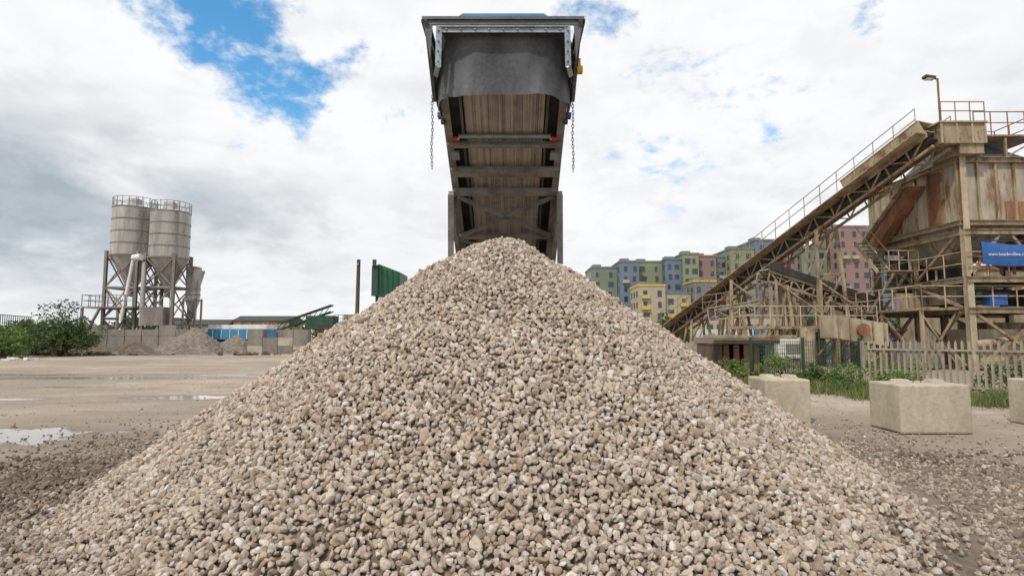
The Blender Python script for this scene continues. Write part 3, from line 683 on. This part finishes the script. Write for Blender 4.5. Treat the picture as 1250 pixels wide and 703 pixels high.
for x0,x1,y0,h,c,s in [(23.6,31.2,168,21.6,'gg','dg'),(31.3,36.8,164,22.9,'sb','dg'),(36.9,44.4,167,23.2,'ol','gg'),(44.5,49.2,164,23.5,'sb','sb'),
  (49.3,53.9,163,25.0,'ol','gg'),(54,59.6,165,24.6,'mv','mv'),(59.7,62.6,166,24.4,'dg','sb'),(62.7,69.6,162,26.3,'ol','gg'),(69.8,77,162,28.8,'sb','dg'),
  (77.2,84,166,25.5,'mv','dg'),(84.1,91.5,164,26.8,'gg','gg'),(91.6,100.6,158,32.0,'mv','mv'),(100.8,108,160,31.4,'sb','sb'),(108.2,118,160,29,'mv','dg'),(118.2,130,160,27,'ol','dg')]:
    apartment(x0,x1,y0,14,h,c,s)
apartment(33,40,148,10,14.5,'be','ye'); apartment(40.2,47,149,10,12.5,'be','dg'); apartment(47.2,53,147,9,15.5,'dg','ye')
mb=MB(); mb.bx(40,58,120,130,0,5.5,AC['be']); mb.bx(39.8,58.2,119.8,130.2,5.5,6.2,AC['dg'])
for i in range(8): mb.bx(41+i*2.1,42.3+i*2.1,119.92,120,2,4,GLASS)
mb.obj('warehouse')

# ------------------------------------------------------------------ aggregate plant on the right
def truss_conveyor(mb,a,b,w_=1.0,d=.7,seg=12,mat=BEIGE,railh=1.05,walk=True):
    a=Vector(a);b=Vector(b);dn=(b-a).normalized();sx=dn.cross(Vector((0,0,1))).normalized();up=sx.cross(dn)
    for s_ in(-1,1):
        o=sx*(s_*w_/2)
        mb.beam(a+o,b+o,.12,.16,mat); mb.beam(a+o-up*d,b+o-up*d,.10,.12,mat)
        for i in range(seg):
            p=a.lerp(b,i/seg)+o;q=a.lerp(b,(i+1)/seg)+o
            mb.beam(p,p-up*d,.06,.06,mat); mb.beam(p-up*d if i%2 else p,q if i%2 else q-up*d,.06,.06,mat)
    mb.beam(a+up*.16,b+up*.16,w_*.86,.05,BELT,up=up); mb.beam(a-up*.28,b-up*.28,w_*.8,.03,DARK,up=up)
    nI=int((b-a).length/1.1)
    for i in range(nI):
        p=a.lerp(b,(i+.5)/nI); mb.tube(p-sx*w_*.45+up*.08,p+sx*w_*.45+up*.08,.06,DARK,n=8)
        for s_ in(-1,1): mb.beam(p+sx*s_*w_*.5+up*.02,p+sx*s_*w_*.5+up*.24,.06,.06,mat)
    if walk:
        for s_ in((-1,1) if walk==2 else (-1,)):
            o=sx*(s_*(w_/2+.38)); mb.beam(a+o-up*.05,b+o-up*.05,.62,.05,RUST if s_<0 else mat,up=up)
            o=sx*(s_*(w_/2+.68))
            for h in(.55,railh): mb.tube(a+o+Vector((0,0,h)),b+o+Vector((0,0,h)),.022,mat,n=6)
            for i in range(seg+1):
                p=a.lerp(b,i/seg)+o; mb.tube(p,p+Vector((0,0,railh)),.02,mat,n=6)
def trestle(mb,x,y,z,w_,mat=BEIGE,dx=.0,sp_=.5):
    for s_ in(-1,1):
        mb.beam((x-w_/2,y+s_*sp_,z),(x-w_/2-dx,y+s_*sp_*2.2,0),.14,.14,mat); mb.beam((x+w_/2,y+s_*sp_,z),(x+w_/2+dx,y+s_*sp_*2.2,0),.14,.14,mat)
    n=max(1,int(z/2.2))
    for i in range(n):
        z0,z1=z*i/n,z*(i+1)/n
        for s_ in(-1,1):
            k0=sp_*(2.2-1.2*i/n)*s_; k1=sp_*(2.2-1.2*(i+1)/n)*s_
            e0=dx*(1-i/n); e1=dx*(1-(i+1)/n)
            mb.beam((x-w_/2-e0,y+k0,z0),(x+w_/2+e1,y+k1,z1),.07,.07,mat); mb.beam((x-w_/2-e1,y+k1,z1),(x+w_/2+e1,y+k1,z1),.09,.09,mat)
A=Vector((12.2,45,1.9)); B=Vector((19.5,25.6,10.85))
c1=MB(); truss_conveyor(c1,A,B,1.1,.75,20,BEIGE,1.05,2)
for t in(.18,.36,.54,.70):
    p=A.lerp(B,t); trestle(c1,p.x,p.y,p.z-.75,1.1,BEIGE,.35,.45)
dn=(B-A).normalized(); sx=dn.cross(Vector((0,0,1))).normalized(); up=sx.cross(dn)
p0=A.lerp(B,.80)
for s_ in(-1,1): c1.beam(p0+sx*s_*.60+up*.25,B+sx*s_*.60+up*.25,.04,.95,BEIGE,up=up)
c1.beam(p0+up*.74,B+up*.74,1.3,.05,BEIGE2,up=up)
c1.bx(11.4,13.0,44.6,46.2,.3,2.1,RUST)
c1.obj('inclined_conveyor')
# --- storage bin tower, seen corner-on
x0,x1,y0,y1=20.8,28.4,26.0,32.5; zb,ztp=6.8,9.75
mb=MB(); mb.bx(x0,x1,y0,y0+.06,zb,ztp,PANEL); mb.bx(x0,x1,y1-.06,y1,zb,ztp,PANEL); mb.bx(x0,x0+.06,y0+.06,y1-.06,zb,ztp,PANEL); mb.bx(x1-.06,x1,y0+.06,y1-.06,zb,ztp,PANEL); mb.bx(24.5,24.56,y0+.06,y1-.06,zb,ztp,PANEL)
for i in range(10):
    x=x0+i*(x1-x0)/9; mb.beam((x,y0-.05,zb),(x,y0-.05,ztp),.10,.12,BEIGE if i%4 else RUST,up=(0,1,0))
for i in range(8):
    y=y0+i*(y1-y0)/7; mb.beam((x0-.05,y,zb),(x0-.05,y,ztp),.12,.10,RUST if i in(2,5) else BEIGE)
for z in(zb,ztp): mb.hbeam((x0-.1,y0-.08,z),(x1+.1,y0-.08,z),.22,.24,BEIGE); mb.hbeam((x0-.08,y0-.1,z),(x0-.08,y1+.1,z),.22,.24,BEIGE)
mb.bx(x0-.03,x0-.005,26.95,27.8,7.0,9.55,RUST); mb.bx(22.9,23.9,y0-.03,y0-.005,6.95,7.8,RUST); mb.bx(26,26.6,y0-.03,y0-.005,7,8.4,RUST); mb.bx(x0-.03,x0-.005,30.7,31.5,7.0,9.55,BEIGE2)
def hopper(cx,cy,w_,d,zt_,zb_,w2,mat):
    v=[(cx-w_,cy-d,zt_),(cx+w_,cy-d,zt_),(cx+w_,cy+d,zt_),(cx-w_,cy+d,zt_),(cx-w2,cy-w2,zb_),(cx+w2,cy-w2,zb_),(cx+w2,cy+w2,zb_),(cx-w2,cy+w2,zb_)]
    mb.add(v,[(0,1,5,4),(1,2,6,5),(2,3,7,6),(3,0,4,7),(4,5,6,7),(0,3,2,1)],mat)
hopper(22.6,29.2,1.7,3.0,6.75,5.0,.5,PANEL); hopper(26.4,29.2,1.8,3.0,6.75,5.0,.5,RUST)
for x in(20.85,24.5,28.2):
    for y in(26.0,32.4): mb.hbeam((x,y-.12,0),(x,y-.12,9.9),.28,.28,BEIGE2 if (x<21 and y<27) else BEIGE,.035)
mb.hbeam((20.8,29.2,0),(20.8,29.2,6.7),.22,.22,BEIGE,.03)
for z in(6.35,4.15,2.75):
    mb.hbeam((20.7,25.75,z),(28.4,25.75,z),.18,.26,BEIGE); mb.hbeam((20.7,26,z-.02),(20.7,32.5,z-.02),.18,.24,BEIGE); mb.hbeam((24.5,26.1,z-.02),(24.5,32.4,z-.02),.18,.22,BEIGE); mb.hbeam((20.8,32.5,z),(28.4,32.5,z),.18,.26,BEIGE)
mb.bx(20.9,28.2,26.1,32.2,4.3,4.34,GREYST); mb.bx(20.9,28.2,26.1,32.2,2.9,2.94,GREYST)
for a,b in (((20.9,25.8,2.7),(24.4,25.8,.1)),((24.4,25.86,2.7),(20.9,25.86,.1)),((24.7,25.8,2.7),(28,25.8,.1)),((28,25.86,2.7),(24.7,25.86,.1)),((20.9,25.8,4.3),(22.4,25.8,6.3)),((24.4,25.8,4.3),(22.8,25.8,6.3)),((24.7,25.8,6.3),(26.6,25.8,4.3)),
    ((20.75,26.2,6.3),(20.75,29.1,4.3)),((20.75,32.3,6.3),(20.75,29.3,4.3)),((20.75,26.2,.2),(20.75,29.1,2.7)),((20.7,29.1,.2),(20.7,26.2,2.7)),((20.75,29.3,.2),(20.75,32.3,2.7)),((20.7,32.3,.2),(20.7,29.3,2.7)),((24.5,26.2,.2),(24.5,32,2.7)),((20.75,26.2,2.9),(20.75,29.1,4.1))):
    mb.beam(a,b,.12,.12,BEIGE)
mb.rail((20.6,25.6,4.3),(28.2,25.6,4.3),BEIGE2,1.1,8,.03); mb.rail((20.5,25.7,4.3),(20.5,32.4,4.3),BEIGE2,1.1,6,.03)
mb.bx(18.9,20.6,26.2,32.2,2.78,2.88,BEIGE); mb.rail((18.9,26.2,2.88),(18.9,32.2,2.88),BEIGE2,1.05,6,.03); mb.rail((18.9,26.2,2.88),(28.2,25.5,2.88),BEIGE2,1.0,9,.03)
for y in(26.4,29.2,32): 
    mb.beam((19.0,y,0),(19.0,y,2.78),.13,.13,BEIGE); mb.beam((19.0,y,.1),(20.6,y,2.7),.07,.07,BEIGE); mb.beam((19.0,y,2.6),(20.6,y,.1),.07,.07,BEIGE)
mb.beam((19.0,26.4,.1),(19.0,29.2,2.7),.07,.07,BEIGE); mb.beam((19.0,29.2,2.7),(19.0,32,.1),.07,.07,BEIGE)
for i,(ya,yb_,za,zc) in enumerate(((31.6,29.4,2.9,4.9),(29.6,31.4,4.9,6.7))):
    X_=19.9
    for o in(0,.65): mb.beam((X_-i*.75+o,ya,za),(X_-i*.75+o,yb_,zc),.05,.18,BEIGE2); mb.tube((X_-i*.75+o,ya,za+1),(X_-i*.75+o,yb_,zc+1),.025,BEIGE2,n=6)
    for k in range(9): t=k/8; mb.box((X_-i*.75+.32,ya+(yb_-ya)*t,za+(zc-za)*t),(.65,.24,.03),BEIGE)
mb.bx(19.1,20.6,28.6,29.4,4.85,4.9,BEIGE); mb.rail((19.1,28.6,4.9),(20.6,28.6,4.9),BEIGE2,1.0,3,.025)
# rusty chute on the left face
mb.extr([(20.15,28.7,9.05),(20.15,27.9,9.05),(20.15,31.3,6.35),(20.15,32.1,6.9)],(.55,0,0),RUST)
mb.extr([(19.95,28.85,9.1),(19.95,28.68,9.25),(19.95,32.2,7.05),(19.95,32.2,6.85)],(.78,0,0),BEIGE2)
mb.extr([(20.13,31.2,6.45),(20.13,32.1,6.9),(20.13,32.3,6.3),(20.13,31.5,5.8)],(.6,0,0),BEIGE2)
# equipment
mb.bx(21.6,23.6,27.6,30.4,3.15,4.0,BEIGE2); mb.tube((21.2,26.6,3.5),(23.4,26.6,3.5),.25,DARK,n=14); mb.bx(25.4,27.4,27,29.6,3.1,3.9,RUST); mb.tube((22.6,29.2,4.2),(22.6,29.2,5.05),.5,DARK,n=16)
mb.bx(21.6,23.8,26.4,28.4,.1,1.9,BEIGE2); mb.bx(18.6,20.2,27,29,.1,1.3,GREYST); mb.bx(24.8,26.3,25.9,28,1.0,1.5,BEIGE); mb.tube((21.2,26.2,1.2),(27,26.2,1.9),.18,BEIGE2,n=12)
mb.bx(21.2,22.8,30.5,32,4.4,5.8,DARK); mb.bx(25,27,30,32,.1,2.3,BEIGE)
for x in(21.9,22.5,23.1): mb.tube((x,26.0,4.4),(x,26.0,5.5),.06,RUST,n=8)
mb.beam((21.0,26.0,5.3),(24.3,26.0,4.9),.1,.1,RUST); mb.bx(21.9,22.7,26.0,26.5,3.0,3.5,BLUE)
# top deck, surge cone and platform
mb.bx(x0,x1,y0+.1,y1-.1,9.86,9.90,GREYST)
v=[(20.9,26.3,9.9),(24.6,26.3,9.9),(24.6,30.0,9.9),(20.9,30.0,9.9),(21.3,26.9,10.9),(22.6,26.9,10.9),(22.6,28.6,10.9),(21.3,28.6,10.9)]
mb.add(v,[(0,1,5,4),(1,2,6,5),(2,3,7,6),(3,0,4,7),(4,5,6,7),(0,3,2,1)],HOOD)
mb.bx(19.6,21.6,25.3,27.0,10.35,11.3,BEIGE); mb.bx(19.5,21.7,25.2,27.1,11.3,11.37,BEIGE2); mb.bx(20.5,21.6,25.4,27.2,9.9,10.35,BEIGE)
for x in(19.6,20.3,21.0,21.6): mb.bx(x-.04,x+.04,25.24,25.3,10.35,11.3,BEIGE2)
mb.bx(21.7,24.9,26.0,28.6,10.92,11.0,BEIGE); mb.rail((21.7,26.0,11.0),(24.9,26.0,11.0),RUST,1.1,4,.025); mb.rail((24.9,26.0,11.0),(24.9,28.6,11.0),RUST,1.1,3,.025); mb.rail((21.7,28.6,11.0),(24.9,28.6,11.0),RUST,1.1,4,.025)
for x in(23.2,24.8): mb.beam((x,26.1,9.9),(x,26.1,10.9),.1,.1,BEIGE)
mb.beam((23.2,26.1,9.95),(24.8,26.1,10.85),.07,.07,BEIGE)
mb.rail((24.9,26.0,9.9),(28.3,26.0,9.9),BEIGE2,1.0,4,.025)
mb.rail((19.6,25.25,11.37),(21.6,25.25,11.37),RUST,.9,3,.022); mb.rail((20.6,29.5,9.9),(20.6,32.4,9.9),BEIGE2,1.0,4,.025)
mb.obj('storage_bin_tower')
mb=MB(); mb.tube((20.6,26.6,11.3),(20.6,26.6,14.0),.045,RUST,n=8); mb.beam((20.63,26.6,13.95),(20.1,26.6,14.07),.05,.05,DARK)
mb.box((20.15,26.55,14.02),(.5,.3,.12),DARK,(0,.15,0)); mb.bx(19.97,20.32,26.42,26.68,13.92,13.95,WHITE); mb.bx(20.53,20.67,26.53,26.67,11.37,11.8,DARK)
mb.obj('floodlight_pole')
# --- cross conveyors and platforms
mb=MB()
truss_conveyor(mb,(13.8,31,5.05),(20.4,32.2,3.2),1.1,.55,10,BEIGE,.9,False)
mb.beam((13.8,30.3,5.35),(20.4,31.5,3.5),.06,.35,DARK)
truss_conveyor(mb,(12.6,36,3.2),(22,37,4.6),1.0,.6,10,BEIGE2,1.0,True)
for x,y,z in((14.4,31,4.3),(17,31.5,3.7),(19.4,32,3.0),(14,36,2.8),(18,36.5,3.4)): trestle(mb,x,y,z,.9,BEIGE,.2,.4)
mb.obj('cross_conveyor')
mb=MB()
mb.bx(11.6,18.6,29,30.6,1.95,2.1,BEIGE); mb.rail((11.6,29,2.1),(18.6,29,2.1),BEIGE2,1.0,9,.03)
for x in np.arange(11.8,18.6,1.7): mb.beam((x,29.1,0),(x,29.1,1.95),.12,.12,BEIGE); mb.beam((x,29.15,.2),(x+1.6,29.15,1.95),.06,.06,BEIGE)
for x in np.arange(11.8,18.6,2.4): mb.beam((x,30.5,0),(x,30.5,4.6),.12,.12,BEIGE); mb.beam((x,30.5,4.5),(x+2.4,30.5,2.8),.08,.08,BEIGE)
mb.extr([(15.6,27.6,1.5),(18.2,27.6,1.1),(18.2,27.6,2.2),(15.6,27.6,2.6)],(0,1.3,0),BEIGE2)
for i in range(5): mb.beam((15.8+i*.55,27.55,1.5-i*.08),(15.8+i*.55,27.55,2.55-i*.09),.06,.08,BEIGE)
mb.tube((16.9,27.5,1.9),(16.9,27.35,1.9),.3,RUST,n=18)
for x in(15.8,18.0): mb.beam((x,27.7,0),(x,27.7,1.5),.14,.14,BEIGE)
mb.bx(13.2,15.0,28.4,28.9,.5,1.5,WHITE); mb.bx(13.6,14.6,28.38,28.4,.7,1.2,CONCD)
mb.bx(11.9,12.6,28.3,29,0,1.5,RUST); mb.tube((14.6,28.2,.3),(14.6,28.2,2),.35,BEIGE,n=16)
mb.obj('screening_platform')
# blue banner on the tower
mb=MB(); n=16; v=[]
for i in range(n+1):
    for j in range(6):
        t=i/n; x=21.15+t*3.3; z=5.85-.16*math.sin(t*3.0)-j*(.21-.03*t); y=25.40-.06*math.sin(j/5*math.pi)-.02*math.sin(t*9)
        v.append((x,y,z))
mb.add(v,[(i*6+j,(i+1)*6+j,(i+1)*6+j+1,i*6+j+1) for i in range(n) for j in range(5)],BLUE,True)
mb.beam((21.0,25.45,5.9),(24.6,25.45,5.85),.05,.05,DARK)
bn=mb.obj('blue_banner')
tcv=bpy.data.curves.new('lettering','FONT'); tcv.body='www.beachrolline.com'; tcv.size=.20; tcv.extrude=.004; tcv.align_x='LEFT'
tcv.materials.append(WHITE); to=bpy.data.objects.new('lettering',tcv); scene.collection.objects.link(to); to.parent=bn
to.location=Vector((21.35,25.29,5.18))-bn.location; to.rotation_euler=(math.radians(90),0,0)
mb=MB(); mb.bx(6.9,9.2,19.6,21.6,1.32,1.55,CONCD); mb.bx(6.95,7.25,19.7,21.5,0,1.32,BROWNW); mb.bx(7.25,9.1,21.2,21.5,0,1.32,BROWNW); mb.bx(8.7,9.05,19.7,21.2,0,1.32,CONCD)
mb.bx(7.3,8.3,19.9,20.9,0,.8,BROWNW); mb.bx(6.5,9.6,19.2,19.5,1.5,1.62,BEIGE)
for k in range(4): mb.bx(7.3+k*.35,7.5+k*.35,19.75,19.8,.1,1.3,RUST)
mb.obj('loading_bay',.02)
mb=MB(); mb.bx(15.5,19.5,46,48,.9,2.1,WHITE); mb.bx(19.6,21,46,48,.6,2.3,BLUEL)
for x in(16.3,18.6,20.3): mb.tube((x,45.95,.45),(x,46.3,.45),.45,RUBBER,n=18)
mb.bx(15.6,21,46.2,47.8,.5,.8,DARK); mb.bx(19.9,20.9,45.97,46,1.4,2.0,GLASS); mb.obj('tipper_lorry',.04)
for i,(x,y,rx,h) in enumerate([(14,40,4,1.8),(19,41,4,2.2),(24,42,5,2.6),(9.5,50,4,2.3)]): mound('aggregate_heap',x,y,rx,3,h,GREYG,i+20)
for i,(x,y,w_,h) in enumerate([(30,38,6,6),(37,36,6,5)]):
    mb=MB(); mb.bx(x,x+w_,y,y+6,0,h,BEIGE); mb.bx(x-.1,x+w_+.1,y-.1,y+6.1,h,h+.3,RUST); mb.bx(x+1,x+2.4,y-.05,y,0,2.4,DARK); mb.obj('plant_shed')
bpy.context.view_layer.update()
print('points',len(pts))
